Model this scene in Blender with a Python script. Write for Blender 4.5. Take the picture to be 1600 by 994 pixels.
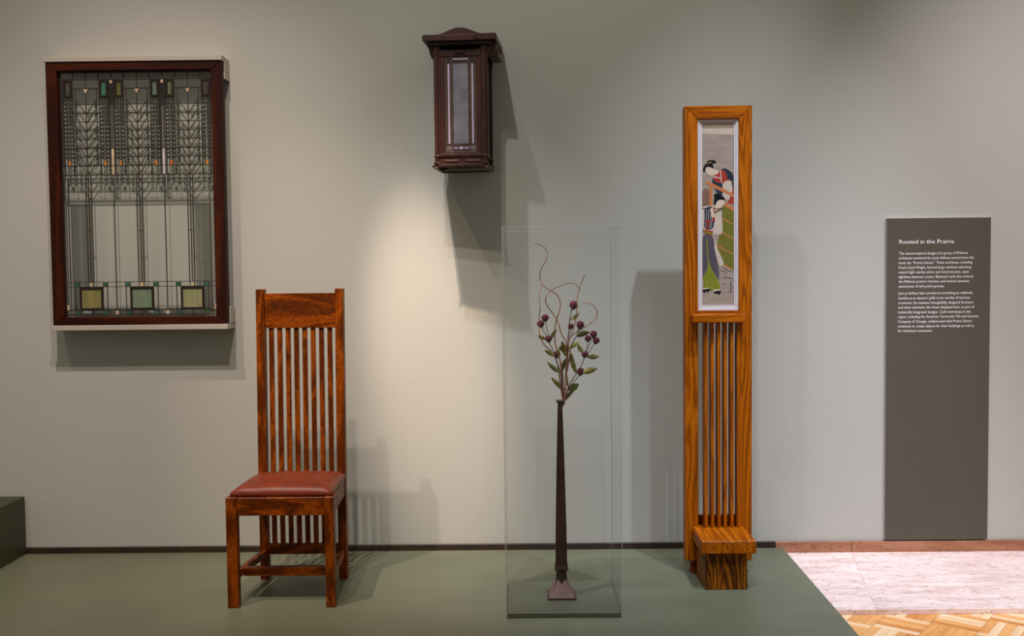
import bpy, bmesh, math, random
from mathutils import Vector, Matrix
for o in list(bpy.data.objects): bpy.data.objects.remove(o)
S = bpy.context.scene
COL = S.collection
R = math.radians
random.seed(7)

# ------------------------------------------------------------------ camera
F, CX, CY, H, D = 1550.0, 800.0, 497.0, 1.2, 4.2487
Yc = Vector((12, -72, F)).normalized()
Xc = Vector((1, -0.0105, 0)); Xc -= Xc.dot(Yc) * Yc; Xc.normalize()
Zc = Xc.cross(Yc)
if Zc.y > 0: Zc = -Zc
CAM = Vector((0, -D, H))
cd = bpy.data.cameras.new('camera'); cam = bpy.data.objects.new('camera', cd); COL.objects.link(cam)
cd.sensor_width = 36; cd.lens = 36 * F / 1600; cd.clip_start = .05
M = Matrix(((Xc.x, -Xc.y, -Xc.z), (Yc.x, -Yc.y, -Yc.z), (Zc.x, -Zc.y, -Zc.z)))
cam.matrix_world = Matrix.Translation(CAM) @ M.to_4x4()
S.camera = cam

# ------------------------------------------------------------------ world, lamps, exposure
w = bpy.data.worlds.new('room_light'); S.world = w; w.use_nodes = True
w.node_tree.nodes['Background'].inputs[0].default_value = (1, .92, .77, 1)
w.node_tree.nodes['Background'].inputs[1].default_value = .255
def spot(loc, aim, rgb, ang, blend=1.0, rad=.03):
    """ceiling track spot, also used for added fills; rgb = watts per channel"""
    d = bpy.data.lights.new('track_or_fill_spot', 'SPOT'); d.energy = max(rgb); d.color = [c/max(rgb) for c in rgb]
    d.spot_size = R(ang); d.spot_blend = blend; d.shadow_soft_size = rad
    o = bpy.data.objects.new('track_or_fill_spot', d); COL.objects.link(o); o.location = loc
    o.rotation_euler = (Vector(aim) - Vector(loc)).to_track_quat('-Z', 'Y').to_euler()
spot((-.86, -1.34, 4.6), (.10, 0, -.20), (335, 348, 385), 24.6)      # lantern and vase
spot((-.80, -1.45, 4.6), (-.37, 0, .82), (1230, 955, 745), 10.6, .95) # warm pool below the lantern
spot((-.65, -2.15, 4.6), (.15, 0, 2.25), (150, 148, 136), 54)      # soft wash behind the lantern
spot((-1.25, -2.2, 4.6), (-1.85, 0, .5), (420, 357, 322), 47)        # window panel
spot((-.56, -2.45, 4.6), (-1.35, 0, -.1), (285, 240, 210), 48)       # wash over the left half
spot((-1.9, -1.79, 4.6), (-.38, 0, -.3), (500, 410, 358), 27.5)        # chair
spot((1.27, -1.72, 4.6), (.84, 0, -.16), (350, 372, 430), 37.4)      # print stand
spot((1.22, -2.75, 4.6), (1.35, -.3, -.4), (250, 278, 330), 34)      # floor right of the case
spot((.30, -2.4, 4.6), (1.2, 0, -.5), (165, 186, 230), 34)           # added fill lifting the print stand's wall shadow
spot((2.0, -2.4, 4.6), (2.55, 0, .58), (660, 622, 655), 47)           # text panel
spot((-2.6, -2.2, 4.6), (-2.0, 0, .2), (90, 78, 70), 34)             # added fill brightening the lower left wall
S.view_settings.view_transform = 'Standard'; S.view_settings.look = 'None'
S.view_settings.gamma = 1; S.view_settings.use_curve_mapping = False
S.view_settings.exposure = 0.0

# ------------------------------------------------------------------ helpers
def _ray(px, py):
    c = Vector((px - CX, py - CY, F)); return Vector((c.dot(Xc), c.dot(Yc), c.dot(Zc)))
def WP(px, py, off=0.0):            # photo point on the upright plane `off` metres before the wall
    r = _ray(px, py); return CAM + r * ((D - off) / r.y)
def FP(px, py, z=0.0):
    r = _ray(px, py); return CAM + r * ((z - H) / r.z)

class MB:
    """collects shapes (world coordinates) for one mesh"""
    def __init__(s): s.v = []; s.f = []; s.m = []; s.mi = 0
    def add(s, vs, fs):
        n = len(s.v); s.v += [tuple(v) for v in vs]; s.f += [tuple(i + n for i in f) for f in fs]; s.m += [s.mi] * len(fs); return s
    def box(s, x0, x1, y0, y1, z0, z1):
        x0, x1 = min(x0, x1), max(x0, x1); y0, y1 = min(y0, y1), max(y0, y1); z0, z1 = min(z0, z1), max(z0, z1)
        return s.hexa([(x0,y0,z0),(x1,y0,z0),(x1,y1,z0),(x0,y1,z0),(x0,y0,z1),(x1,y0,z1),(x1,y1,z1),(x0,y1,z1)])
    def hexa(s, v):                 # bottom ring ccw from above, then top ring
        return s.add(v, [(3,2,1,0),(4,5,6,7),(0,1,5,4),(1,2,6,5),(2,3,7,6),(3,0,4,7)])
    def loft(s, rings, cap=True):
        n = len(rings[0]); vs = [p for r in rings for p in r]; fs = []
        for i in range(len(rings) - 1):
            for j in range(n):
                a, b = i*n + j, i*n + (j+1) % n; fs.append((a, b, b + n, a + n))
        if cap: fs += [tuple(range(n))[::-1], tuple(range((len(rings)-1)*n, len(rings)*n))]
        return s.add(vs, fs)
    def prism_xz(s, poly, y0, y1):  # outline in x,z pushed through y (y0 front, y1 back)
        n = len(poly)
        a = sum(poly[i][0]*poly[(i+1)%n][1] - poly[(i+1)%n][0]*poly[i][1] for i in range(n))
        if a < 0: poly = poly[::-1]
        vs = [(x, y0, z) for x, z in poly] + [(x, y1, z) for x, z in poly]
        fs = [tuple(range(n)), tuple(range(n, 2*n))[::-1]]
        for i in range(n): j = (i+1) % n; fs.append((j, i, i + n, j + n))
        return s.add(vs, fs)
    def tube(s, pts, rads, n=6):
        pts = [Vector(p) for p in pts]; rings = []
        for i, p in enumerate(pts):
            t = (pts[min(i+1, len(pts)-1)] - pts[max(i-1, 0)]).normalized()
            a = t.cross(Vector((0, 1, .02))); a = a.normalized() if a.length > 1e-4 else Vector((1,0,0)); b = t.cross(a)
            r = rads[i] if isinstance(rads, (list, tuple)) else rads
            rings.append([p + a*r*math.cos(k*2*math.pi/n) + b*r*math.sin(k*2*math.pi/n) for k in range(n)])
        return s.loft(rings)
    def build(s, name, mat, parent=None, bevel=0, smooth=False, kind=None, label=None, seg=1):
        me = bpy.data.meshes.new(name)
        off = parent_origin(parent) if parent else Vector((0,0,0))
        me.from_pydata([tuple(Vector(v) - off) for v in s.v], [], s.f)
        mats = mat if isinstance(mat, (list, tuple)) else [mat]
        for m in mats: me.materials.append(m)
        for p, i in zip(me.polygons, s.m): p.material_index = i
        bm = bmesh.new(); bm.from_mesh(me)
        bmesh.ops.recalc_face_normals(bm, faces=bm.faces)
        if bevel: bmesh.ops.bevel(bm, geom=list(bm.edges), offset=bevel, segments=seg, affect='EDGES', profile=.5)
        bm.to_mesh(me); bm.free()
        if smooth:
            for p in me.polygons: p.use_smooth = True
        o = bpy.data.objects.new(name, me); COL.objects.link(o)
        if parent: o.parent = parent
        if kind: o['kind'] = kind
        if label: o['label'] = label
        return o
def parent_origin(o):
    v = Vector((0,0,0))
    while o: v += o.location; o = o.parent
    return v
def tag(o, label=None, cat=None, group=None, kind=None):
    for k, v in (('label', label), ('category', cat), ('group', group), ('kind', kind)):
        if v: o[k] = v
    return o
def thing(name, loc, label, cat, group=None):
    o = bpy.data.objects.new(name, None); COL.objects.link(o); o.location = loc; o.empty_display_size = .1
    return tag(o, label, cat, group)
def catmull(pts, n=6):
    pts = [Vector(p) for p in pts]; out = []
    for i in range(len(pts) - 1):
        p0, p1, p2, p3 = pts[max(i-1,0)], pts[i], pts[i+1], pts[min(i+2, len(pts)-1)]
        for k in range(n):
            t = k / n
            out.append(.5*((2*p1) + (p2-p0)*t + (2*p0-5*p1+4*p2-p3)*t*t + (3*p1-p0-3*p2+p3)*t**3))
    return out + [pts[-1]]

# ------------------------------------------------------------------ materials
def C(r, g, b):                     # sRGB 0-255 -> linear
    f = lambda c: (c/255/12.92) if c/255 <= .04045 else ((c/255 + .055)/1.055)**2.4
    return (f(r), f(g), f(b), 1)
def base(name):
    m = bpy.data.materials.new(name); m.use_nodes = True
    nt = m.node_tree; return m, nt, nt.nodes['Principled BSDF']
def N(nt, t, **kw):
    n = nt.nodes.new(t)
    for k, v in kw.items():
        if hasattr(n, k): setattr(n, k, v)
        else: n.inputs[k.replace('_', ' ')].default_value = v
    return n
def coords(nt, scale=(1,1,1), rnd=True):
    tc = N(nt, 'ShaderNodeTexCoord'); mp = N(nt, 'ShaderNodeMapping'); mp.inputs['Scale'].default_value = scale
    if rnd:
        oi = N(nt, 'ShaderNodeObjectInfo'); ml = N(nt, 'ShaderNodeMath', operation='MULTIPLY'); ml.inputs[1].default_value = 37
        nt.links.new(oi.outputs['Random'], ml.inputs[0]); nt.links.new(ml.outputs[0], mp.inputs['Location'])
    nt.links.new(tc.outputs['Object'], mp.inputs['Vector']); return mp.outputs[0]
def ramp(nt, stops):
    r = N(nt, 'ShaderNodeValToRGB'); e = r.color_ramp.elements
    while len(e) < len(stops): e.new(.5)
    for k, (p, c) in zip(e, stops): k.position = p; k.color = c
    return r
def bump(nt, b, src, strength, dist=.001):
    bp = N(nt, 'ShaderNodeBump'); bp.inputs['Strength'].default_value = strength; bp.inputs['Distance'].default_value = dist
    nt.links.new(src, bp.inputs['Height']); nt.links.new(bp.outputs[0], b.inputs['Normal'])
def plain(name, col, rough=.5, metal=0, spec=.5, var=.06, vs=8):
    m, nt, b = base(name); v = coords(nt)
    n = N(nt, 'ShaderNodeTexNoise', Scale=vs, Detail=4.0); nt.links.new(v, n.inputs['Vector'])
    lo = tuple(c*(1-var*2) for c in col[:3]) + (1,); hi = tuple(min(1, c*(1+var*2)) for c in col[:3]) + (1,)
    r = ramp(nt, [(.3, lo), (.7, hi)]); nt.links.new(n.outputs[0], r.inputs[0]); nt.links.new(r.outputs[0], b.inputs['Base Color'])
    b.inputs['Roughness'].default_value = rough; b.inputs['Metallic'].default_value = metal; b.inputs['Specular IOR Level'].default_value = spec
    return m
def wood(name, dark, mid, light, axis, ring=7, rough=.38, along=.10, fine=.5, big=9.0):
    """contour-line figure of a stretched noise field plus fine pores along the grain"""
    m, nt, b = base(name)
    sc = [1, 1, 1]; sc[axis] = along; v = coords(nt, sc)
    n2 = N(nt, 'ShaderNodeTexNoise', Scale=big, Detail=2.0, Distortion=.6); nt.links.new(v, n2.inputs['Vector'])
    ml = N(nt, 'ShaderNodeMath', operation='MULTIPLY'); ml.inputs[1].default_value = ring*6.283; nt.links.new(n2.outputs[0], ml.inputs[0])
    sn = N(nt, 'ShaderNodeMath', operation='SINE'); nt.links.new(ml.outputs[0], sn.inputs[0])
    mr = N(nt, 'ShaderNodeMapRange'); mr.inputs['From Min'].default_value = -1; nt.links.new(sn.outputs[0], mr.inputs['Value'])
    n = N(nt, 'ShaderNodeTexNoise', Scale=210.0, Detail=6.0, Roughness=.65); nt.links.new(v, n.inputs['Vector'])
    mx = N(nt, 'ShaderNodeMix'); mx.inputs[0].default_value = fine
    nt.links.new(mr.outputs[0], mx.inputs[2]); nt.links.new(n.outputs[0], mx.inputs[3])
    r = ramp(nt, [(.18, dark), (.5, mid), (.82, light)]); nt.links.new(mx.outputs[0], r.inputs[0])
    nt.links.new(r.outputs[0], b.inputs['Base Color']); b.inputs['Roughness'].default_value = rough
    b.inputs['Specular IOR Level'].default_value = .16
    bump(nt, b, n.outputs[0], .12, .0005); return m
def wood3(name, *a, **k): return [wood(name + '_' + 'xyz'[i], *a, axis=i, **k) for i in range(3)]
def clear(name, tint, refl=.8, rough=.02, edge=0.0):
    m, nt, b = base(name); nt.nodes.remove(b); out = nt.nodes['Material Output']
    t = N(nt, 'ShaderNodeBsdfTransparent'); t.inputs[0].default_value = tint
    g = N(nt, 'ShaderNodeBsdfGlossy'); g.inputs['Roughness'].default_value = rough; g.inputs[0].default_value = (1,1,1,1)
    lw = N(nt, 'ShaderNodeFresnel'); lw.inputs[0].default_value = 1.45
    ml = N(nt, 'ShaderNodeMath', operation='MULTIPLY_ADD'); ml.inputs[1].default_value = refl; ml.inputs[2].default_value = edge
    mx = N(nt, 'ShaderNodeMixShader'); nt.links.new(lw.outputs[0], ml.inputs[0]); nt.links.new(ml.outputs[0], mx.inputs[0])
    nt.links.new(t.outputs[0], mx.inputs[1]); nt.links.new(g.outputs[0], mx.inputs[2]); nt.links.new(mx.outputs[0], out.inputs[0]); return m

def wall_mat():
    m, nt, b = base('sage_plaster'); v = coords(nt, rnd=False)
    n = N(nt, 'ShaderNodeTexNoise', Scale=.7, Detail=3.0); nt.links.new(v, n.inputs['Vector'])
    r = ramp(nt, [(.3, C(173,172,164)), (.7, C(179,178,170))]); nt.links.new(n.outputs[0], r.inputs[0]); nt.links.new(r.outputs[0], b.inputs['Base Color'])
    mp = N(nt, 'ShaderNodeMapping'); mp.inputs['Rotation'].default_value = (0, R(28), 0); mp.inputs['Scale'].default_value = (1, 1, 2.4)
    nt.links.new(v, mp.inputs[0])
    n2 = N(nt, 'ShaderNodeTexNoise', Scale=55.0, Detail=6.0, Distortion=.7); nt.links.new(mp.outputs[0], n2.inputs['Vector'])
    bump(nt, b, n2.outputs[0], .13, .003); b.inputs['Roughness'].default_value = .75; b.inputs['Specular IOR Level'].default_value = .25
    return m
def trav(name, c0, c1, c2, pits=(.55,.42,.36)):
    m, nt, b = base(name); v = coords(nt, (.55, 2.6, 2.6))
    n = N(nt, 'ShaderNodeTexNoise', Scale=9.0, Detail=8.0, Roughness=.62); nt.links.new(v, n.inputs['Vector'])
    r = ramp(nt, [(.34, c0), (.5, c1), (.68, c2)]); nt.links.new(n.outputs[0], r.inputs[0])
    v2 = coords(nt, (1, 4.5, 3)); n2 = N(nt, 'ShaderNodeTexNoise', Scale=24.0, Detail=5.0, Roughness=.55); nt.links.new(v2, n2.inputs['Vector'])
    r2 = ramp(nt, [(.55, (1,1,1,1)), (.70, (*pits, 1))]); nt.links.new(n2.outputs[0], r2.inputs[0])
    v3 = coords(nt, (1, 1.6, 1.6)); n3 = N(nt, 'ShaderNodeTexNoise', Scale=75.0, Detail=2.0); nt.links.new(v3, n3.inputs['Vector'])
    r3 = ramp(nt, [(.665, (1,1,1,1)), (.72, (.25,.17,.14,1))]); nt.links.new(n3.outputs[0], r3.inputs[0])
    a = N(nt, 'ShaderNodeMix', data_type='RGBA', blend_type='MULTIPLY'); a.inputs[0].default_value = 1
    nt.links.new(r.outputs[0], a.inputs[6]); nt.links.new(r2.outputs[0], a.inputs[7])
    c = N(nt, 'ShaderNodeMix', data_type='RGBA', blend_type='MULTIPLY'); c.inputs[0].default_value = 1
    nt.links.new(a.outputs[2], c.inputs[6]); nt.links.new(r3.outputs[0], c.inputs[7])
    nt.links.new(c.outputs[2], b.inputs['Base Color']); b.inputs['Roughness'].default_value = .5
    bump(nt, b, n3.outputs[0], .1, .001); return m

M_WALL = wall_mat()
def platform_mat():
    m, nt, b = base('olive_paint'); v = coords(nt, rnd=False)
    n = N(nt, 'ShaderNodeTexNoise', Scale=2.2, Detail=5.0); nt.links.new(v, n.inputs['Vector'])
    r = ramp(nt, [(.3, C(97,100,80)), (.7, C(105,108,87))]); nt.links.new(n.outputs[0], r.inputs[0])
    nt.links.new(r.outputs[0], b.inputs['Base Color'])
    v2 = coords(nt, (1, 3, 1), False); n2 = N(nt, 'ShaderNodeTexNoise', Scale=4.0, Detail=6.0); nt.links.new(v2, n2.inputs['Vector'])
    rr = ramp(nt, [(.35, (.36,.36,.36,1)), (.7, (.5,.5,.5,1))]); nt.links.new(n2.outputs[0], rr.inputs[0]); nt.links.new(rr.outputs[0], b.inputs['Roughness'])
    b.inputs['Specular IOR Level'].default_value = .35; return m
M_PLAT = platform_mat()
M_BOX = plain('dark_green_paint', C(50,53,29), .5, var=.03, vs=2)
M_TRAV = trav('travertine', C(216,188,180), C(236,212,206), C(246,228,223))
M_TRAVB = trav('travertine_skirting', C(132,84,56), C(156,104,74), C(172,122,92), (.6,.5,.42))
M_DBASE = plain('dark_brown_skirting', C(42,26,13), .6, var=.25, vs=20)
M_GAP = plain('dark_gap', C(30,22,18), .9)
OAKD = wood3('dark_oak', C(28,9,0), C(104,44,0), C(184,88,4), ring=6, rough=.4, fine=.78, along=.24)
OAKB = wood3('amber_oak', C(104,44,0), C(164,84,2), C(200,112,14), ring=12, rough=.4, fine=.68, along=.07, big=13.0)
BASEW = wood3('figured_oak', C(50,22,1), C(118,64,6), C(156,88,12), ring=11, rough=.45, fine=.45, along=.18, big=13.0)
MAHO = wood3('mahogany', C(26,4,0), C(46,11,0), C(76,27,0), ring=3, rough=.55, fine=.7)
M_LEATHER = plain('red_brown_leather', C(110,42,16), .45, spec=.3, var=.12, vs=14)
M_WHITE = plain('white_metal', C(172,164,154), .5, var=.02)
M_ACRYL = clear('clear_acrylic', (.990,.993,.992,1), .4)

M_CLEAR = clear('clear_window_glass', (.93,.95,.93,1), edge=.0)
M_CAME = plain('lead_came', C(62,53,50), .4, .3, var=.1)
M_CAMED = plain('dark_came', C(42,28,26), .4, .3, var=.08)
def glass(name, col, rough=.2): return plain(name, col, rough, var=.14, vs=30)
G_PALE = glass('pale_glass', C(186,160,132)); G_LILAC = glass('lilac_glass', C(190,180,190)); G_CREAM = glass('cream_glass', C(184,166,132))
G_GREEN = glass('green_glass', C(42,84,52)); G_TEAL = glass('teal_glass', C(48,90,84)); G_AMBER = glass('amber_glass', C(196,122,40)); G_ORANGE = glass('orange_glass', C(206,98,28))
def streak(name, a, b_):
    m, nt, b = base(name); v = coords(nt, (1, 1, .12))
    n = N(nt, 'ShaderNodeTexNoise', Scale=70.0, Detail=3.0); nt.links.new(v, n.inputs['Vector'])
    r = ramp(nt, [(.35, a), (.65, b_)]); nt.links.new(n.outputs[0], r.inputs[0]); nt.links.new(r.outputs[0], b.inputs['Base Color'])
    b.inputs['Roughness'].default_value = .2; return m
G_OLIVE = streak('olive_glass', C(112,108,66), C(134,126,74)); G_SEA = streak('sea_glass', C(92,116,104), C(116,128,96)); G_STRAW = streak('straw_glass', C(118,120,86), C(136,136,98))
G_DARKGREEN = streak('mossy_glass', C(70,80,58), C(98,104,74)); G_JADE = streak('jade_glass', C(50,104,76), C(66,124,92))
G_SMOKE = streak('smoke_glass', C(58,58,50), C(74,74,66)); G_MOSS = streak('moss_glass', C(78,80,38), C(100,102,48)); G_DIM = streak('dim_sea_glass', C(80,98,88), C(96,112,100))
def hazy(name, tint, haze, col):
    m, nt, b = base(name); nt.nodes.remove(b); out = nt.nodes['Material Output']
    t = N(nt, 'ShaderNodeBsdfTransparent'); t.inputs[0].default_value = tint
    d = N(nt, 'ShaderNodeBsdfDiffuse'); d.inputs[0].default_value = col
    g = N(nt, 'ShaderNodeBsdfGlossy'); g.inputs['Roughness'].default_value = .05
    a = N(nt, 'ShaderNodeMixShader'); a.inputs[0].default_value = haze; nt.links.new(t.outputs[0], a.inputs[1]); nt.links.new(d.outputs[0], a.inputs[2])
    c = N(nt, 'ShaderNodeMixShader'); c.inputs[0].default_value = .05; nt.links.new(a.outputs[0], c.inputs[1]); nt.links.new(g.outputs[0], c.inputs[2])
    nt.links.new(c.outputs[0], out.inputs[0]); return m
M_HAZY = hazy('seedy_glass', (.95,.97,.95,1), .17, C(150,154,138))  # reflective haze of the clear panes put in as grey diffuse
M_ACEDGE = hazy('acrylic_edge_glint', (.96,.98,.97,1), .30, C(235,238,236))  # whitish diffuse stands in for bright reflections along the edges
M_BRONZE = plain('brown_bronze', C(56,26,18), .38, .2, var=.16, vs=22)
M_BRONZED = plain('dark_bronze', C(36,21,17), .45, .2, var=.16, vs=22)
M_BRASS = plain('dull_brass', C(84,60,34), .5, .3, var=.12)
M_COPPER = plain('patinated_copper', C(64,42,30), .42, .15, var=.14, vs=40)
M_COPPERL = plain('pale_copper', C(138,112,108), .42, .1, var=.1, vs=30)  # paler tone for the foot faces
M_SIGN = plain('dark_taupe_print', C(86,79,69), .7, spec=.15, var=.01)
M_SIGNE = plain('sign_core', C(196,188,190), .7, var=.01)
M_INK = plain('white_lettering', C(240,236,238), .7, var=.0)

# ------------------------------------------------------------------ the setting
wl = MB().box(-5, 5, 0, .12, -.3, 4.2).build('wall_back', M_WALL); tag(wl, 'sage grey plaster wall behind the exhibits', kind='structure')
# platform: right edge runs out from the wall
platz = -.041
pl = MB().hexa([(-5,-3.2,platz),(1.05,-3.2,platz),(1.1005,-1.05,platz),(1.121,-.012,platz),(-5,-3.2,0),(1.05,-3.2,0),(1.1005,-1.05,0),(1.121,-.012,0)])
pl = MB(); ring = [(-5,-3.2),(1.05,-3.2),(1.097,-1.052),(1.121,-.014),(-5,-.014)]
pl.loft([[(x,y,platz) for x,y in ring],[(x,y,0) for x,y in ring]])
tag(pl.build('floor_platform', M_PLAT), 'low olive green painted display platform', kind='structure')
bx = MB().box(-4.2, -2.152, -1.4, -.012, 0, .252).build('display_plinth', M_BOX, bevel=.002)
tag(bx, 'dark green painted plinth at the left end of the platform', 'plinth')
# skirting
tag(MB().box(-5, 1.09, -.012, 0, -.041, .026).build('baseboard_platform', M_DBASE, bevel=.002), 'narrow dark brown skirting behind the platform', kind='structure')
bb = bpy.data.objects.new('baseboard_stone', None); COL.objects.link(bb); tag(bb, 'pitted travertine skirting right of the platform', kind='structure')
xj = WP(1329, 850).x
for a, b_ in ((1.091, xj - .0008), (xj + .0008, 3.0), (3.0016, 5)):
    MB().box(a, b_, -.016, 0, -.023, .0245).build('skirting_stone', M_TRAVB, bb, bevel=.0015)
# travertine border: slabs with a fine slanting joint
tf = bpy.data.objects.new('floor_travertine', None); COL.objects.link(tf); tag(tf, 'pale pink pitted travertine floor border', kind='structure')
TZ0, TZ1, YF = -.041, -.022, -.736
def tslab(xb0, xb1, xf0, xf1):
    m = MB().hexa([(xf0,YF,TZ0),(xf1,YF,TZ0),(xb1,0,TZ0),(xb0,0,TZ0),(xf0,YF,TZ1),(xf1,YF,TZ1),(xb1,0,TZ1),(xb0,0,TZ1)])
    m.build('floor_slab', M_TRAV, tf, bevel=.0005)
jb, jf = 1.42, 1.266
tslab(1.123, jb - .0003, 1.106, jf - .0003); tslab(jb + .0003, 2.75, jf + .0003, 2.60); tslab(2.7516, 5, 2.6016, 5)
# parquet floor: basket weave of five-strip blocks set on the slant
fl = MB().box(-5, 5, -6.5, -.0, -.10, -.0565).build('floor', M_GAP); tag(fl, 'wood parquet floor in front of the travertine border', kind='structure')
PAR = [wood('parquet_oak_%d' % i, *c, axis=0, ring=3, rough=.4, fine=.7, along=.12) for i, c in enumerate((
    (C(214,146,84), C(234,168,100), C(244,186,120)), (C(234,184,132), C(247,206,160), C(252,220,182)), (C(196,124,62), C(218,146,82), C(232,164,100))))]
B = .152; SW = B / 5; ang = R(-38); ca, sa = math.cos(ang), math.sin(ang); org = (1.2, -.74)
smesh = []
for i in range(3):
    m = MB().box(-B/2 + .0004, B/2 - .0004, -SW/2 + .0004, SW/2 - .0004, -.056, -.041)
    o = m.build('strip', PAR[i], bevel=.0006); smesh.append(o.data); bpy.data.objects.remove(o)
cells = []
for i in range(-22, 24):
    for j in range(-24, 22):
        for k in range(5):
            u, v = i*B, j*B
            if (i + j) % 2: lu, lv, r2 = u, v - B/2 + SW*(k + .5), 0
            else: lu, lv, r2 = u - B/2 + SW*(k + .5), v, 1
            x = org[0] + lu*ca - lv*sa; y = org[1] + lu*sa + lv*ca
            if .9 < x < 3.2 and -2.6 < y < YF + .11:
                d = max(0, abs(x - 1.45) - .35) + max(0, -.98 - y)*1.3
                cells.append((d, x, y, ang + r2*math.pi/2))
cells.sort()
rest = MB()
def clipped(x, y, a):               # corners of a strip, cut back at the stone edge
    hx, hy = B/2 - .0004, SW/2 - .0004; c_, s_ = math.cos(a), math.sin(a)
    p = [(x + u*c_ - v*s_, y + u*s_ + v*c_) for u, v in ((-hx,-hy),(hx,-hy),(hx,hy),(-hx,hy))]
    lim = YF - .0006; out = []
    for i in range(4):
        a_, b_ = p[i], p[(i+1) % 4]
        if a_[1] <= lim: out.append(a_)
        if (a_[1] <= lim) != (b_[1] <= lim):
            t = (lim - a_[1])/(b_[1] - a_[1]); out.append((a_[0] + t*(b_[0]-a_[0]), lim))
    return out, all(q[1] <= lim for q in p)
cnt = 0
for d, x, y, a in cells:
    poly, whole = clipped(x, y, a)
    if len(poly) < 3: continue
    mi = random.choices((0, 1, 2), (5, 4, 3))[0]
    if cnt < 298:
        if whole:
            o = bpy.data.objects.new('parquet_strip', smesh[mi]); COL.objects.link(o); o.location = (x, y, 0); o.rotation_euler.z = a; o.parent = fl
        else:
            m = MB(); pm = Matrix.Rotation(-a, 2); q = [pm @ (Vector(p_) - Vector((x, y))) for p_ in poly]
            m.loft([[(p_[0], p_[1], -.056) for p_ in q], [(p_[0], p_[1], -.041) for p_ in q]])
            o = m.build('parquet_strip', PAR[mi]); o.parent = fl; o.location = (x, y, 0); o.rotation_euler.z = a
        cnt += 1
    else:
        rest.mi = mi; rest.loft([[(p_[0], p_[1], -.056) for p_ in poly], [(p_[0], p_[1], -.041) for p_ in poly]])
o = rest.build('parquet_field', PAR, kind='stuff'); o.parent = fl

# ------------------------------------------------------------------ leaded window panel on the wall
WO = .10                            # front face of the frame before the wall
tlp, brp = WP(70, 96, WO), WP(356, 507.5, WO); blp, trp = WP(83, 507.5, WO), WP(344.5, 96, WO)
wx0, wx1 = (tlp.x + blp.x)/2, (trp.x + brp.x)/2; wz1, wz0 = (tlp.z + trp.z)/2, (blp.z + brp.z)/2
win = thing('leaded_glass_window', ((wx0+wx1)/2, -WO, wz0), 'leaded art glass window in a mahogany frame with three stylised plants', 'window')
g0, g1 = WP(88, 300, WO - .012).x + .014, WP(334, 300, WO - .012).x     # glass edges
fw = .046
yb = -WO + .042
def fr(poly, nm, ax): MB().prism_xz(poly, -WO, yb).build(nm, MAHO[ax], win, bevel=.0025)
ix0, ix1, iz0, iz1 = wx0 + fw, wx1 - fw, wz0 + .034, wz1 - .036
fr([(wx0,wz1),(wx1,wz1),(ix1,iz1),(ix0,iz1)], 'frame_rail', 0); fr([(wx0,wz0),(wx1,wz0),(ix1,iz0),(ix0,iz0)], 'frame_rail', 0)
fr([(wx0,wz0),(wx0,wz1),(ix0,iz1),(ix0,iz0)], 'frame_stile', 2); fr([(wx1,wz0),(wx1,wz1),(ix1,iz1),(ix1,iz0)], 'frame_stile', 2)
GY = -WO + .026                     # plane of the glass
gw, gh = ix1 - ix0, iz1 - iz0
def G(u, v): return ix0 + u*gw, iz1 - v*gh          # u across, v down 0..1
def vt(c): return (c - 165)/ (1578.0)               # crop rows (4.142 px per photo px) -> v
def vb(c): return (300 + c/3.315 - 109.8)/381.0      # lower crop rows -> v
came = MB(); dark = MB()
def line(mb, u0, v0, u1, v1, wd=.0034, dp=.0024):
    wd *= .78
    a, b_ = Vector(G(u0, v0)), Vector(G(u1, v1)); t = (b_ - a).normalized(); n = Vector((-t.y, t.x))*wd/2
    q = [a - n, b_ - n, b_ + n, a + n]
    mb.prism_xz([(p.x, p.y) for p in q], GY - dp, GY + dp)
panes = []                          # (material, u0,u1,v0,v1)
def pane(mat, u0, u1, v0, v1, nm='pane'):
    x0, z1 = G(u0, v0); x1, z0 = G(u1, v1)
    MB().box(x0, x1, GY - .0014, GY + .0014, z0, z1).build(nm, mat, win)
def frame_rect(u0, u1, v0, v1, t=.0075):
    x0, z1 = G(u0, v0); x1, z0 = G(u1, v1)
    for bxx in ((x0,x1,z1-t,z1),(x0,x1,z0,z0+t),(x0,x0+t,z0+t,z1-t),(x1-t,x1,z0+t,z1-t)):
        dark.box(bxx[0], bxx[1], GY - .005, GY + .004, bxx[2], bxx[3])
sq = {0: MB(), 1: MB(), 2: MB()}
def tiny(k, u0, u1, v0, v1):
    x0, z1 = G(u0, v0); x1, z0 = G(u1, v1); sq[k].box(x0, x1, GY - .002, GY + .002, z0, z1)
r1, r2 = vt(212), vt(270); VE = vt(825); VD = vt(850); BT = vb(452)
for v in (0.004, r1, VE, VD, BT, vb(477), vb(598), vb(622), .996): line(came, 0, v, 1, v, .0042 if v in (VE, VD) else .0034)
line(came, 0, vt(765), 1, vt(765), .003); line(came, 0, vt(655), 1, vt(655), .003)
for u in (.004, .996): line(came, u, 0, u, 1)
line(came, .022, r1, .022, VD); line(came, .978, r1, .978, VD)
for u in (.035, .965): line(came, u, VD, u, .99)
cs = (1/6 + .004, .504, 5/6 + .004)
tops = ((G_SMOKE, G_JADE), (G_MOSS, G_DIM), (G_DARKGREEN, G_SMOKE)); sqs = (G_OLIVE, G_SEA, G_STRAW)
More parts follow.
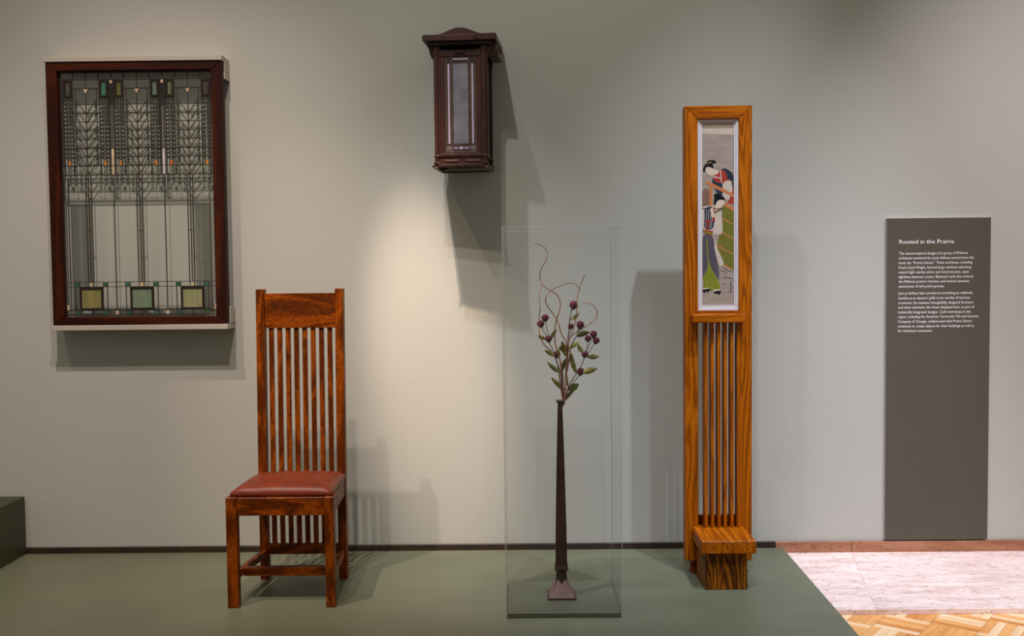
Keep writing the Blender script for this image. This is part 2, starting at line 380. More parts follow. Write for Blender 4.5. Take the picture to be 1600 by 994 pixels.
for i, c in enumerate(cs):
    for u in (c - .083, c, c + .083): line(came, u, 0, u, r1)
    line(came, c, r1, c, r2, .0034); line(came, c, vt(304), c, VE, .0038)
    line(came, c - .087, r2, c + .087, r2)
    for s in (-1, 1):
        line(came, c + s*.070, r2, c + s*.070, vt(765), .0028); line(came, c + s*.087, r1, c + s*.087, VE, .0034)
        line(came, c + s*.146, r1, c + s*.146, VE, .0028)
        u0, u1 = sorted((c + s*.090, c + s*.144)); frame_rect(u0, u1, vt(218), vt(326))
        pane(tops[i][0 if s < 0 else 1], u0 + .014, u1 - .014, vt(231), vt(316), 'coloured_pane')
        line(came, c + s*.087, vt(330), c + s*.146, vt(330))
        # checkered column of tiny squares
        for k in range(15):
            v = vt(340) + k*(vt(735) - vt(340))/15
            line(came, c + s*.087, v, c + s*.146, v, .0024)
            if k % 2 == 0: tiny(random.choice((0, 1)), *sorted((c + s*.091, c + s*.107)), v + .001, v + .0085); tiny(random.choice((0, 1)), *sorted((c + s*.127, c + s*.143)), v + .001, v + .0085)
            else: tiny(2, *sorted((c + s*.091, c + s*.107)), v + .001, v + .0085); tiny(2, *sorted((c + s*.127, c + s*.143)), v + .001, v + .0085)
        for du in (.108, .126): line(came, c + s*du, vt(330), c + s*du, vt(765), .0026)
        pane(G_ORANGE if (i, s) == (2, -1) else G_AMBER, *sorted((c + s*.109, c + s*.124)), vt(735), vt(764), 'amber_pane')
        # chevrons
        for k in range(7):
            v = vt(340 + 56.5*k); line(came, c + s*.070, v, c, v + vt(437) - vt(340), .0034)
            x0, z = G(c + s*.066, v + .012); 
            x1, _ = G(c + s*.052, v); _, zz = G(0, v + .034)
            if k in (0, 1, 3, 5, 6): sq[1 if k % 2 else 0].prism_xz([(x0, zz), (x0, z), (x1, zz)], GY - .002, GY + .002)
        line(came, c + s*.070, vt(735), c, VE, .0034)
        line(came, c + s*.087, vt(765), c + s*.087, VE)
    for k in range(8): line(came, c - .087, vt(370 + 56.5*k), c + .087, vt(370 + 56.5*k), .0028)
    a, b_ = G(c - .016, vt(276)), G(c + .016, vt(276)); d_ = G(c, vt(304))
    MB().prism_xz([a, b_, d_], GY - .003, GY + .002).build('triangle_pane', G_PALE, win)
    for s in (-1, 1): line(came, c + s*.016, vt(276), c, vt(305), .003)
    # three thin stems
    for du in (-.017, 0, .017): line(came, c + du, VE, c + du, BT, .0042)
    line(came, c - .02, vb(186), c + .02, vb(186))
    # square blossom box at the foot
    frame_rect(c - .077, c + .077, vb(478), vb(597), .0085); pane(sqs[i], c - .066, c + .066, vb(487), vb(588), 'square_pane')
    for s in (-1, 1):
        line(came, c + s*.105, vb(477), c + s*.105, vb(598))
        pane(G_GREEN if (i + s) % 3 else G_TEAL, *sorted((c + s*.080, c + s*.106)), vb(455), vb(476), 'green_pane')
        for uu in (.078, .108): line(came, c + s*uu, vb(452), c + s*uu, vb(477), .003); line(came, c + s*uu, vb(598), c + s*uu, vb(622), .003)
        pane(G_GREEN if (i - s) % 3 else G_TEAL, *sorted((c + s*.080, c + s*.106)), vb(600), vb(621), 'green_pane')
    pane(G_CREAM, c - .011, c + .011, vb(455), vb(476), 'cream_pane')
    for uu in (-.013, .013): line(came, c + uu, vb(452), c + uu, vb(477), .003)
    line(came, c, vb(598), c, .996)
    for s in (-1, 1): line(came, c + s*.093, vb(622), c + s*.093, .996, .003)
for i, c in enumerate((1/3 + .004, 2/3 + .004)):
    line(came, c, VD, c, vb(598), .0036)
    for du in (-.019, -.010, .010, .019): line(came, c + du, r1, c + du, VE, .003)
    for du in (-.08,): line(came, c, 0, c, r1)
    pane(G_PALE, c - .010, c + .010, vt(219), vt(238), 'pale_pane')
    pane((G_CREAM, G_LILAC)[i], c - .0085, c + .0085, vt(657), vt(827), 'pale_bar')
    pane(G_PALE, c - .012, c + .012, vb(600), vb(621), 'pale_pane')
    for du in (-.014, .014): line(came, c + du, vb(598), c + du, vb(622), .003)
for u in (.004, .978): pane(G_PALE, u + .003, u + .016, vb(570), vb(597), 'pale_pane')
came.build('lead_came', M_CAME, win); dark.build('box_came', M_CAMED, win)
sq[0].build('teal_square', glass('deep_teal_glass', C(34,58,56)), win, kind='stuff'); sq[1].build('green_square', glass('deep_green_glass', C(36,54,40)), win, kind='stuff')
sq[2].build('smoky_square', glass('smoky_glass', C(58,54,50)), win, kind='stuff')
us = [0.004, .035] + [x for c in (cs[0], 1/3 + .004, cs[1], 2/3 + .004, cs[2]) for x in (c,)] + [.965, .996]
def clearp(u0, u1, v0, v1, mat=None):
    x0, z1 = G(u0, v0); x1, z0 = G(u1, v1)
    MB().add([(x0,GY,z0),(x1,GY,z0),(x1,GY,z1),(x0,GY,z1)], [(0,1,2,3)]).build('clear_pane', mat or M_CLEAR, win)
for a, b_ in zip(us[:-1], us[1:]): clearp(a, b_, VD, BT); clearp(a, b_, vb(477), vb(598))
for a, b_ in zip(us[:-1], us[1:]): clearp(a, b_, 0, r1, M_HAZY); clearp(a, b_, BT, vb(477)); clearp(a, b_, vb(598), 1); clearp(a, b_, vt(765), VD, M_HAZY)
rows = [r1, r2] + [vt(370 + 56.5*k) for k in range(8)]
for c in cs:
    for a, b_ in zip(rows[:-1], rows[1:]):
        for s in (-1, 1): clearp(*sorted((c, c + s*.087)), a, b_, M_HAZY)
    for s in (-1, 1): clearp(*sorted((c + s*.087, c + s*.146)), vt(330), vt(765), M_HAZY)
# brackets holding the panel
for z0, z1, nm in ((wz1 + .0005, wz1 + .022, 'top_rail'), (wz0 - .022, wz0 - .0005, 'bottom_rail')):
    m = MB().box(wx0 - .006, wx1 + .004, -WO - .006, 0, z0, z1)
    m.build(nm, M_WHITE, win, bevel=.0015, label='off-white painted mounting rail')
for z in (wz1 - .07, wz0 + .002):
    MB().box(wx1 + .0005, wx1 + .006, -WO + .03, 0, z, z + .07).build('clip', M_WHITE, win, bevel=.001)

# ------------------------------------------------------------------ wall lantern
lan = thing('wall_lantern', (-.222, -.145, WP(720, 258, .25).z), 'dark bronze wall lantern with leaded glass panel, mounted high on the wall', 'lantern')
LO = lan.location.copy()
K = 1/388.0
def lb(x0, x1, y0, y1, z0, z1, nm, mat=M_BRONZE, bev=.0018, par=lan, mb=None):
    o_ = parent_origin(par)
    m = mb or MB(); m.box(LO.x + x0, LO.x + x1, LO.y + y0, LO.y + y1, LO.z + z0, LO.z + z1)
    return m if mb else m.build(nm, mat, par, bevel=bev)
hw, hd = .108, .095                 # half body width and depth
zt = .490                           # under the roof
lb(-hw + .01, hw - .01, hd, .145, .03, .50, 'back_plate', M_BRONZED)
# corner posts with stepped flutes and a curved head bracket
for sx in (-1, 1):
    for sy in (-1, 1):
        m = MB(); x0 = sx*(hw - .024)
        def pb(a, b_, c_, d_, z0, z1): m.box(LO.x + min(sx*a, sx*b_), LO.x + max(sx*a, sx*b_), LO.y + min(sy*c_, sy*d_), LO.y + max(sy*c_, sy*d_), LO.z + z0, LO.z + z1)
        pb(hw - .026, hw - .017, hd - .020, hd - .004, .0, zt); pb(hw - .0165, hw - .006, hd - .020, hd, .0, zt); pb(hw - .0055, hw, hd - .02, hd - .008, 0, zt)
        pb(hw - .026, hw + .002, hd - .022, hd + .002, .035, .042); pb(hw - .026, hw + .003, hd - .022, hd + .003, .008, .014)
        # curved bracket
        pr = [(hw - .010, .42), (hw + .0, .405), (hw + .002, .428), (hw + .007, .445), (hw + .016, .458), (hw + .020, .470), (hw + .020, zt), (hw - .010, zt)]
        m.prism_xz([(LO.x + sx*a, LO.z + b_) for a, b_ in pr], LO.y + sy*(hd - .020), LO.y + sy*(hd - .010))
        m.build('corner_post', M_BRONZE, lan, bevel=.0012)
# front panel frame
def panel(y, nm):
    m = MB(); q = lambda a, b_, z0, z1, y0, y1: m.box(LO.x + a, LO.x + b_, LO.y + y0, LO.y + y1, LO.z + z0, LO.z + z1)
    q(-hw + .026, -hw + .042, .035, .46, y + .004, y + .014); q(hw - .042, hw - .026, .035, .46, y + .004, y + .014)
    q(-hw + .026, hw - .026, .035, .048, y - .002, y + .016); q(-hw + .026, hw - .026, .436, .462, y + .002, y + .014)
    q(-.020, .020, .446, .456, y - .004, y + .004); q(-hw + .036, hw - .036, .048, .056, y + .004, y + .014)
    return m.build(nm, M_BRONZE, lan, bevel=.0014)
door = panel(-hd, 'door_frame')
m = lb(-hw + .02, hw - .02, -hd + .002, hd - .002, .006, .034, 'x', mb=MB()); m.build('base_band', M_BRONZE, lan, bevel=.0015)
m = MB(); 
for a, b_ in ((-.066, -.012), (.022, .076)): MB().box(LO.x + a, LO.x + b_, LO.y - hd - .001, LO.y - hd + .004, LO.z + .016, LO.z + .023).build('base_moulding', plain('rubbed_bronze', C(96,62,56), .4, .2), lan, bevel=.0006)

m = MB()
for z0, z1, e in ((-.004, .006, .004), (.034, .039, .0)):
    m.box(LO.x - hw + .02 - e, LO.x + hw - .02 + e, LO.y - hd - e, LO.y - hd + .012, LO.z + z0, LO.z + z1)
    m.box(LO.x + hw - .012, LO.x + hw + e, LO.y - hd, LO.y + hd, LO.z + z0, LO.z + z1); m.box(LO.x - hw - e, LO.x - hw + .012, LO.y - hd, LO.y + hd, LO.z + z0, LO.z + z1)
m.build('lower_rim', M_BRONZE, lan, bevel=.001)
m = MB()
for a in ((-hw + .004, hw - .004, hd - .02, hd + .004), (-hw - .002, -hw + .014, -hd, hd), (hw - .014, hw + .002, -hd, hd)): m.box(LO.x + a[0], LO.x + a[1], LO.y + a[2], LO.y + a[3], LO.z - .012, LO.z - .004)
m.build('underside_rim', M_BRASS, lan, bevel=.001)
m = MB()
for sx in (-1, 1): MB().tube([(LO.x + sx*(hw + .002), LO.y - hd, LO.z - .002), (LO.x + sx*(hw + .010), LO.y - hd - .006, LO.z - .004)], [.005, .002]).build('corner_finial', M_BRONZED, lan)
# side panels
for sx in (-1, 1):
    m = MB(); x = LO.x + sx*(hw - .012)
    for y0, y1, z0, z1 in ((-hd + .02, hd - .02, .035, .06), (-hd + .02, hd - .02, .43, .46), (-hd + .02, -hd + .036, .06, .43), (hd - .036, hd - .02, .06, .43)):
        m.box(x - .005, x + .005, LO.y + y0, LO.y + y1, LO.z + z0, LO.z + z1)
    sf = m.build('side_frame', M_BRONZE, lan, bevel=.0012)
    MB().box(x - .0015, x + .0015, LO.y - hd + .034, LO.y + hd - .034, LO.z + .058, LO.z + .432).build('side_pane', plain('smoky_lilac', C(96,90,94), .25), sf)
# leaded panel in the front
gy = LO.y - hd + .011
G_LC = plain('grey_lilac_glass', C(108,104,110), .22, var=.12, vs=18); G_LS = plain('bright_lilac_glass', C(160,148,168), .25, var=.06); G_LD = plain('black_glass', C(40,40,42), .2, var=.2, vs=60)
def lp(x0, x1, z0, z1, mat, nm, dy=0): return MB().box(LO.x + x0, LO.x + x1, gy - .0015 - dy, gy + .0015, LO.z + z0, LO.z + z1).build(nm, mat, door)
oz = .0
lp(-.066, .066, .054, .44, plain('mottled_dark_glass', C(74,58,52), .3, var=.35, vs=220), 'border_glass')
lp(-.030, .030, .088, .408, G_LC, 'centre_pane', .002)
for x in (-.048, .048): lp(x - .0036, x + .0036, .088, .408, G_LS, 'lilac_strip', .002)
lp(-.032, .030, .421, .429, G_LS, 'lilac_strip', .002)
for x in (-.049, .049): lp(x - .012, x + .012, .413, .436, G_LD, 'corner_pane', .003); lp(x - .0115, x + .0115, .060, .082, plain('grey_green_glass', C(92,92,86), .25), 'corner_pane', .003)
for a, b_ in ((-.031, -.012), (-.007, .007), (.012, .031)): lp(a, b_, .066, .077, G_LS if a == -.007 else plain('dim_lilac', C(120,104,128), .25), 'base_pane', .002)
m = MB()
M_LC = plain('copper_came', C(92,68,58), .4, .4, var=.25, vs=90)
def lc(x0, x1, z0, z1): m.box(LO.x + x0, LO.x + x1, gy - .005, gy - .0005, LO.z + z0, LO.z + z1)
for x in (-.063, -.0365, -.0565, .0365, .063, .0565, -.0325, .0325): lc(x - .0012, x + .0012, .056, .438)
for z in (.058, .0635, .080, .0855, .410, .4385, .418): lc(-.063, .063, z - .0012, z + .0012)
for x in (-.0095, .0095): lc(x - .0015, x + .0015, .0635, .08)
m.build('came', M_LC, door)
# roof: fascia slab and swept pediment
m = MB(); m.box(LO.x - .148, LO.x + .148, LO.y - .118, LO.y + .145, LO.z + zt + .002, LO.z + zt + .028); m.build('roof_slab', M_BRONZE, lan, bevel=.003)
m = MB(); m.box(LO.x - .062, LO.x + .064, LO.y - .124, LO.y - .112, LO.z + zt + .000, LO.z + zt + .022); m.build('fascia_block', M_BRONZE, lan, bevel=.002)
m = MB(); m.box(LO.x - .132, LO.x + .132, LO.y - .106, LO.y + .13, LO.z + zt - .012, LO.z + zt + .002); m.build('soffit', M_BRONZED, lan, bevel=.002)
prof = []
for i in range(25):
    t = -1 + i/12
    h = .030*math.cos(t*math.pi/2)**1.6 if abs(t) < 1 else 0
    prof.append((LO.x + t*.098, LO.z + zt + .028 + h))
m = MB()
rings = []
for yy, kx, kz in ((-.104, 1, .88), (-.096, 1, 1), (.06, 1, 1), (.135, .9, .9)):
    rings.append([(LO.x + (x - LO.x)*kx, LO.y + yy, LO.z + zt + .0275 + (z - LO.z - zt - .0275)*kz) for x, z in prof])
m.loft(rings); m.build('pediment', M_BRONZE, lan)
# broken bracket ends under the roof
m = MB(); m.prism_xz([(LO.x + a, LO.z + b_) for a, b_ in ((.112,.436),(.152,.436),(.150,.458),(.143,.468),(.139,.462),(.136,.470),(.142,.474),(.142,.490),(.112,.490))], LO.y - .07, LO.y + .06)
m.build('broken_bracket', M_BRASS, lan, bevel=.001)
m = MB(); m.prism_xz([(LO.x + a, LO.z + b_) for a, b_ in ((-.104,.436),(-.120,.436),(-.129,.462),(-.130,.476),(-.138,.490),(-.104,.490))], LO.y - .07, LO.y + .06)
m.build('side_bracket', M_BRONZED, lan, bevel=.001)
lan.rotation_euler.z = R(-5)

# ------------------------------------------------------------------ chair
ch = thing('dining_chair', (-.862, -.55, 0), 'tall dark oak dining chair with slatted back and red-brown leather seat', 'chair')
fy0, fy1, ry0, ry1 = -.735, -.698, -.405, -.369     # front leg and rear post depths
fxl, fxr, rxl, rxr = -1.064, -.676, -1.032, -.690
def post(x0, x1, y0, y1, z0, z1, nm, lean=0): 
    MB().hexa([(x0,y0,z0),(x1,y0,z0),(x1,y1,z0),(x0,y1,z0),(x0,y0+lean,z1),(x1,y0+lean,z1),(x1,y1+lean,z1),(x0,y1+lean,z1)]).build(nm, OAKD[2], ch, bevel=.0025)
sz = .402
post(fxl, fxl + .039, fy0, fy1, 0, sz, 'leg'); post(fxr - .033, fxr, fy0, fy1, 0, sz, 'leg')
TOP = 1.143
for x in (rxl, rxr - .033): 
    MB().loft([[(x,ry0,0),(x+.033,ry0,0),(x+.033,ry1,0),(x,ry1,0)], [(x,ry0,.40),(x+.033,ry0,.40),(x+.033,ry1,.40),(x,ry1,.40)],
               [(x,ry0+.022,TOP),(x+.033,ry0+.022,TOP),(x+.033,ry1+.022,TOP),(x,ry1+.022,TOP)]]).build('back_post', OAKD[2], ch, bevel=.002)
def lean(z): return .022*max(0, (z - .40)/(TOP - .40))
zr0, zr1 = .990, 1.126
MB().hexa([(rxl+.033,ry0+.004+lean(zr0),zr0),(rxr-.033,ry0+.004+lean(zr0),zr0),(rxr-.033,ry0+.026+lean(zr0),zr0),(rxl+.033,ry0+.026+lean(zr0),zr0),
           (rxl+.033,ry0+.004+lean(zr1),zr1),(rxr-.033,ry0+.004+lean(zr1),zr1),(rxr-.033,ry0+.026+lean(zr1),zr1),(rxl+.033,ry0+.026+lean(zr1),zr1)]).build('top_rail', OAKD[0], ch, bevel=.0018)
span = rxr - rxl - .066; sw = .0188; gap = (span - 8*sw)/9
for i in range(8):
    x = rxl + .033 + gap + i*(sw + gap)
    z0, z1 = .136, zr0 + .002
    MB().loft([[(x,ry0+.010+lean(z),z),(x+sw,ry0+.010+lean(z),z),(x+sw,ry0+.020+lean(z),z),(x,ry0+.020+lean(z),z)] for z in (z0, .4, z1)]).build('slat', OAKD[2], ch, bevel=.001)
MB().box(rxl+.033, rxr-.033, ry0+.004, ry0+.028, .100, .140).build('lower_back_rail', OAKD[0], ch, bevel=.0018)
MB().box(fxl+.039, fxr-.033, fy0+.004, fy0+.026, .335, .400).build('front_apron', OAKD[0], ch, bevel=.0018)
MB().box(rxl+.033, rxr-.033, ry0+.006, ry0+.028, .345, .400).build('rear_apron', OAKD[0], ch, bevel=.0018)
for a, b_, c_ in ((fxl, rxl, 1), (fxr, rxr, -1)):
    for z0, z1, t, nm, ins in ((.335, .400, .022, 'side_apron', .003), (.094, .121, .022, 'side_stretcher', .008)):
        x0, x1 = a + c_*ins, b_ + c_*ins
        MB().hexa([(min(x0,x0+c_*t),fy1-.001,z0),(max(x0,x0+c_*t),fy1-.001,z0),(max(x1,x1+c_*t),ry0+.001,z0),(min(x1,x1+c_*t),ry0+.001,z0),
                   (min(x0,x0+c_*t),fy1-.001,z1),(max(x0,x0+c_*t),fy1-.001,z1),(max(x1,x1+c_*t),ry0+.001,z1),(min(x1,x1+c_*t),ry0+.001,z1)]).build(nm, OAKD[1], ch, bevel=.0018)
MB().box(fxl+.036, fxr-.034, -.648, -.622, .090, .122).build('cross_stretcher', OAKD[0], ch, bevel=.0018)
# leather drop seat: softly domed
m = MB(); nx, ny = 22, 20; grid = []
for j in range(ny + 1):
    v = j/ny; row = []
    xl = fxl + .016 + (rxl + .002 - fxl - .016)*v; xr = fxr - .008 + (rxr - .002 - fxr + .008)*v; y = fy0 + .014 + (ry0 - .004 - fy0 - .014)*v
    for i in range(nx + 1):
        u = i/nx; e = min(u, 1-u)*.37; f_ = min(v, 1-v)*.33
        h = .0135*(1 - math.exp(-e/.010))*(1 - math.exp(-f_/.010)) + .016*math.sin(math.pi*u)**.6*math.sin(math.pi*v)**.6
        h += .0012*math.sin(u*19 + v*5)*math.sin(v*11 + u*3)*(e > .02)
        row.append((xl + (xr - xl)*u, y, .418 + h))
    grid.append(row)
vs = [p for r_ in grid for p in r_]; fs = [(j*(nx+1)+i, j*(nx+1)+i+1, (j+1)*(nx+1)+i+1, (j+1)*(nx+1)+i) for j in range(ny) for i in range(nx)]
per = [i for i in range(nx+1)] + [j*(nx+1)+nx for j in range(1, ny+1)] + [ny*(nx+1)+i for i in range(nx-1, -1, -1)] + [j*(nx+1) for j in range(ny-1, 0, -1)]
n0 = len(vs); cxm = (fxl + fxr)/2
ringo = [(vs[k][0] - .003*(1 if vs[k][0] < cxm else -1)*(-1 if 0 else 1)*(1 if abs(vs[k][0]-cxm) > .13 else 0), vs[k][1], .409) for k in per]; vs += ringo
ring2 = [(vs[k][0], vs[k][1], .400) for k in per]; vs += ring2
L_ = len(per)
for k in range(L_):
    k2 = (k+1) % L_; fs += [(per[k], n0+k, n0+k2, per[k2]), (n0+k, n0+L_+k, n0+L_+k2, n0+k2)]
fs.append(tuple(n0 + L_ + k for k in range(L_)))
m.add(vs, fs); m.build('seat', M_LEATHER, ch, smooth=True, label='red-brown leather drop-in seat')

# ------------------------------------------------------------------ print stand (amber oak)
SO = .375                           # front face before the wall
st = thing('print_stand', (.765, -.45, 0), 'tall amber oak stand with vertical slats and a small bench foot', 'stand')
a0, a1 = WP(1070.5, 520, SO).x, WP(1175, 520, SO).x
sz1 = (WP(1072, 166, SO).z + WP(1176, 164, SO).z)/2; sz0 = WP(1078, 877, SO).z
sb = -SO + .055
tw = .0505
def sp(poly, nm, ax, y0=-SO, y1=sb): MB().prism_xz(poly, y0, y1).build(nm, OAKB[ax], st, bevel=.003)
sp([(a0,sz0),(a0,sz1),(a0+tw,sz1-tw),(a0+tw,sz0)], 'left_stile', 2)
sp([(a1,sz0),(a1,sz1),(a1-tw,sz1-tw),(a1-tw,sz0)], 'right_stile', 2)
sp([(a0,sz1),(a1,sz1),(a1-tw,sz1-tw),(a0+tw,sz1-tw)], 'top_rail', 0)
zl1, zl0 = WP(1124, 491.5, SO + .05).z, WP(1124, 504, SO + .05).z
MB().box(a0+tw, a1-tw, -SO+.004, sb, zl0 - .004, zl1 + .012).build('middle_rail', OAKB[0], st, bevel=.001)
l0, l1 = WP(1083, 498, SO + .05).x, WP(1165, 498, SO + .05).x
MB().box(l0, l1, -SO - .05, -SO, zl0, zl1).build('ledge', OAKB[0], st, bevel=.002)
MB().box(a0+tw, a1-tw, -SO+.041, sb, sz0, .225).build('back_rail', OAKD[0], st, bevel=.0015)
MB().box(a0+tw, a1-tw, -SO+.003, -SO+.040, sz0, .188).build('bottom_rail', OAKB[0], st, bevel=.0015)
inner = a1 - a0 - 2*tw
for i in range(6):
    x = a0 + tw + .0205 + i*.0253
    MB().box(x, x + .0125, -SO-.022, -SO+.024, .1905, zl0 - .0005).build('slat', OAKB[2], st, bevel=.001)
# bench: slab on a block, small rear foot
MB().box(.668, .871, -.594, -SO, .143, .190).build('bench_top', OAKB[1], st, bevel=.0022)
MB().box(.684, .842, -.571, -SO - .02, 0, .143).build('block_foot', BASEW[2], st, bevel=.0015, label='dark figured oak block')
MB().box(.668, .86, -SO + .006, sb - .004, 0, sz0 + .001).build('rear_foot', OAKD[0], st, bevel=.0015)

# ------------------------------------------------------------------ framed pillar print
pr_off = SO - .012
def Q(px, py): p = WP(px, py, pr_off); return p.x, p.z
m0 = Q(1089, 185.5); m1 = Q(1155, 487.5)
prn = thing('pillar_print', ((m0[0]+m1[0])/2, -pr_off, m1[1]), 'tall narrow woodblock print of robed figures in a white mat', 'print')
M_MAT = plain('white_mat', C(208,200,202), .8, var=.01)
X0, X1, Z1, Z0 = a0 + tw + .0006, a1 - tw - .0006, sz1 - tw - .0006, zl1 + .0125
i0 = Q(1097, 192); i1 = Q(1147, 477)
m = MB()
for p in (((X0,Z0),(X0,Z1),(i0[0],i0[1]),(i0[0],i1[1])), ((X1,Z0),(X1,Z1),(i1[0],i0[1]),(i1[0],i1[1])), ((X0,Z1),(X1,Z1),(i1[0],i0[1]),(i0[0],i0[1])), ((X0,Z0),(X1,Z0),(i1[0],i1[1]),(i0[0],i1[1]))):
    m.prism_xz(list(p), -pr_off + .001, -pr_off + .010)
m.build('white_mat', M_MAT, prn)
m = MB(); e = .009
for p in ((X0,X0+e,Z0,Z1),(X1-e,X1,Z0,Z1),(X0+e,X1-e,Z1-e,Z1),(X0+e,X1-e,Z0,Z0+e)): m.box(p[0],p[1],-pr_off-.004,-pr_off+.001,p[2],p[3])
m.build('white_frame', M_MAT, prn, bevel=.001)
def paper_mat():
    m, nt, b = base('aged_paper'); v = coords(nt, (.3, 1, 1.5))
    n = N(nt, 'ShaderNodeTexNoise', Scale=60.0, Detail=5.0); nt.links.new(v, n.inputs['Vector'])
    r = ramp(nt, [(.3, C(150,134,122)), (.7, C(166,150,137))]); nt.links.new(n.outputs[0], r.inputs[0]); nt.links.new(r.outputs[0], b.inputs['Base Color'])
    b.inputs['Roughness'].default_value = .85; b.inputs['Specular IOR Level'].default_value = .1; return m
PY = -pr_off + .006
paper = MB().box(i0[0], i1[0], PY, PY + .003, i1[1], i0[1]).build('paper', paper_mat(), prn)
_pm = {}
def ink(c):
    if c not in _pm: _pm[c] = plain('ink_%d_%d_%d' % c, C(*c), .85, spec=.1, var=.03, vs=60)
    return _pm[c]
lay = [0]
def shape(nm, items, region, smooth=True):
    """flat printed colour areas; items = (colour, outline in photo points of a close-up)"""
    ox, oy, sc = region; m = MB(); cols = []
    for c, pts in items:
        if c not in cols: cols.append(c)
        m.mi = cols.index(c); lay[0] += 1; y = PY - .00004 - lay[0]*.000022
        if smooth and len(pts) > 4 and nm != 'green_blind':
            for _ in range(2):          # round the cut corners of the woodblock outline
                pts = [(p[0]*(1-t) + r_[0]*t, p[1]*(1-t) + r_[1]*t) for p, r_ in zip(pts, pts[1:] + pts[:1]) for t in (.22, .78)]
        q = [(min(max(a, i0[0]), i1[0]), b_) for a, b_ in (Q(ox + px/sc, oy + py/sc) for px, py in pts)]
        m.prism_xz(q, y, y + .00002)
    return m.build(nm, [ink(c) for c in cols], paper)
def stroke(c, pts, wd):
    out = []; back = []
    for i, p in enumerate(pts):
        a, b_ = Vector(pts[max(i-1,0)]), Vector(pts[min(i+1, len(pts)-1)]); t = (b_ - a).normalized(); n = Vector((-t.y, t.x))*wd/2
        out.append(tuple(Vector(p) + n)); back.append(tuple(Vector(p) - n))
    return (c, out + back[::-1])
U = (1080, 180, 6.21); L = (1080, 330, 5.85)
SKIN = (206,186,166); BLK = (28,24,26); NAVY = (44,52,66); RED = (160,58,48); ORA = (190,116,72); GRN = (112,108,46); LIME = (128,132,42); GREY = (92,84,92); CRM = (196,180,164); PALE = (196,178,158)
shape('paper_band', [(PALE, [(100,70),(420,70),(420,186),(100,178)])], U)
shape('foliage', [((126,96,80), [(104,750),(120,735),(135,700),(150,730),(165,700),(178,740),(186,800),(186,905),(104,915)])], U)
shape('green_blind', [(GRN, [(296,-30),(440,-30),(440,535),(300,490),(240,330),(270,120)]), (GRN, [(290,-60),(420,-10),(420,40),(290,40)])] +
      [stroke(ORA, a, 11) for a in ([(285,62),(390,122)], [(285,195),(390,252)], [(240,312),(390,394)], [(300,488),(390,540)])] +
      [stroke((96,104,46), [(x,-20),(x,480)], 2) for x in (320,335,350,365)], L)
shape('rear_figure', [
    (NAVY, [(205,620),(300,518),(340,512),(420,570),(420,780),(360,690),(310,690),(300,820),(262,770),(240,735),(205,650)]),
    (RED, [(228,570),(290,520),(340,550),(358,620),(300,660),(240,650),(212,610)]),
    (CRM, [(300,690),(330,630),(400,640),(404,780),(370,830),(318,800)]), (RED, [(370,820),(420,690),(420,870),(350,850)]),
    stroke(ORA, [(302,672),(330,640),(370,625),(408,655)], 8), stroke(CRM, [(215,595),(290,610)], 12), stroke(CRM, [(285,525),(298,660)], 9),
    (SKIN, [(140,520),(175,500),(230,525),(270,535),(272,560),(230,582),(200,590),(165,570),(140,545)]),
    (BLK, [(118,545),(116,515),(135,480),(165,440),(200,432),(240,440),(246,462),(225,468),(205,468),(228,520),(190,500),(150,495),(138,520),(140,555)]),
    stroke((170,140,90), [(150,470),(205,452)], 7)], U)
shape('railing', [(ORA, [(138,655),(165,642),(200,655),(430,770),(430,805),(195,690),(150,670)]), (ORA, [(180,685),(205,690),(208,880),(182,880)]), (ORA, [(330,840),(430,900),(430,935),(310,870)])], U)
shape('robe', [
    (CRM, [(110,-50),(200,-50),(270,-30),(292,120),(288,200),(250,222),(205,195),(240,340),(312,490),(262,520),(215,350),(200,190),(120,190),(100,120),(100,0)]),
    (NAVY, [(120,-20),(170,-50),(225,-20),(215,60),(205,170),(115,170),(125,60)])] +
    [stroke(CRM, [(x, -20),(x - 14, 160)], 4) for x in (145, 165, 185, 200)] +
    [(RED, [(185,-30),(240,-40),(270,-10),(215,20),(222,110),(200,95)]), stroke((60,110,60), [(165,-40),(205,20),(265,-5)], 9), stroke(RED, [(150,70),(160,110),(145,180)], 14), stroke(RED, [(130,90),(185,95)], 14),
     (RED, [(112,170),(200,180),(200,222),(112,200)]), stroke(LIME, [(112,188),(200,204)], 13),
     (GREY, [(105,205),(200,222),(215,350),(255,500),(262,650),(108,640),(104,420)])] +
    [stroke((60,56,68), [(112 + 14*k, 225),(112 + 15*k, 600)], 4) for k in range(8)] +
    [(LIME, [(140,240),(152,245),(160,480),(270,665),(265,715),(190,725),(112,700),(120,660),(105,610),(158,520),(146,380)])] +
    [stroke((92,104,36), p, 3) for p in ([(160,490),(230,715)], [(158,540),(120,690)], [(165,560),(180,720)])] +
    [(SKIN, [(110,705),(165,700),(160,722),(112,722)]), (SKIN, [(200,718),(265,712),(262,735),(205,738)]),
     (BLK, [(100,720),(165,708),(178,716),(155,742),(135,725),(128,750),(112,738)]), (BLK, [(205,735),(270,725),(276,745),(250,765),(238,745),(225,758)])], L)
shape('head', [(SKIN, [(232,880),(262,820),(325,822),(330,860),(300,890),(255,920),(230,940)]),
    (BLK, [(220,862),(228,800),(222,770),(245,756),(290,775),(325,800),(335,835),(315,815),(262,822),(240,862),(228,872)]),
    stroke(BLK, [(104,905),(312,910)], 7), (SKIN, [(185,905),(215,900),(235,990),(200,990)])], U)
SIG = (52,46,44)
shape('signature', [stroke(SIG, a, 4) for a in ([(356,650),(372,648)], [(364,642),(362,668)], [(354,676),(374,672)], [(358,690),(370,686),(366,704)], [(354,712),(374,708)], [(362,716),(356,738)], [(364,722),(374,740)])] +
      [stroke((120,106,98), p, 5) for p in ([(280,500),(320,530),(385,555)], [(270,535),(330,560)], [(300,600),(380,612)], [(285,655),(320,660)])], L)

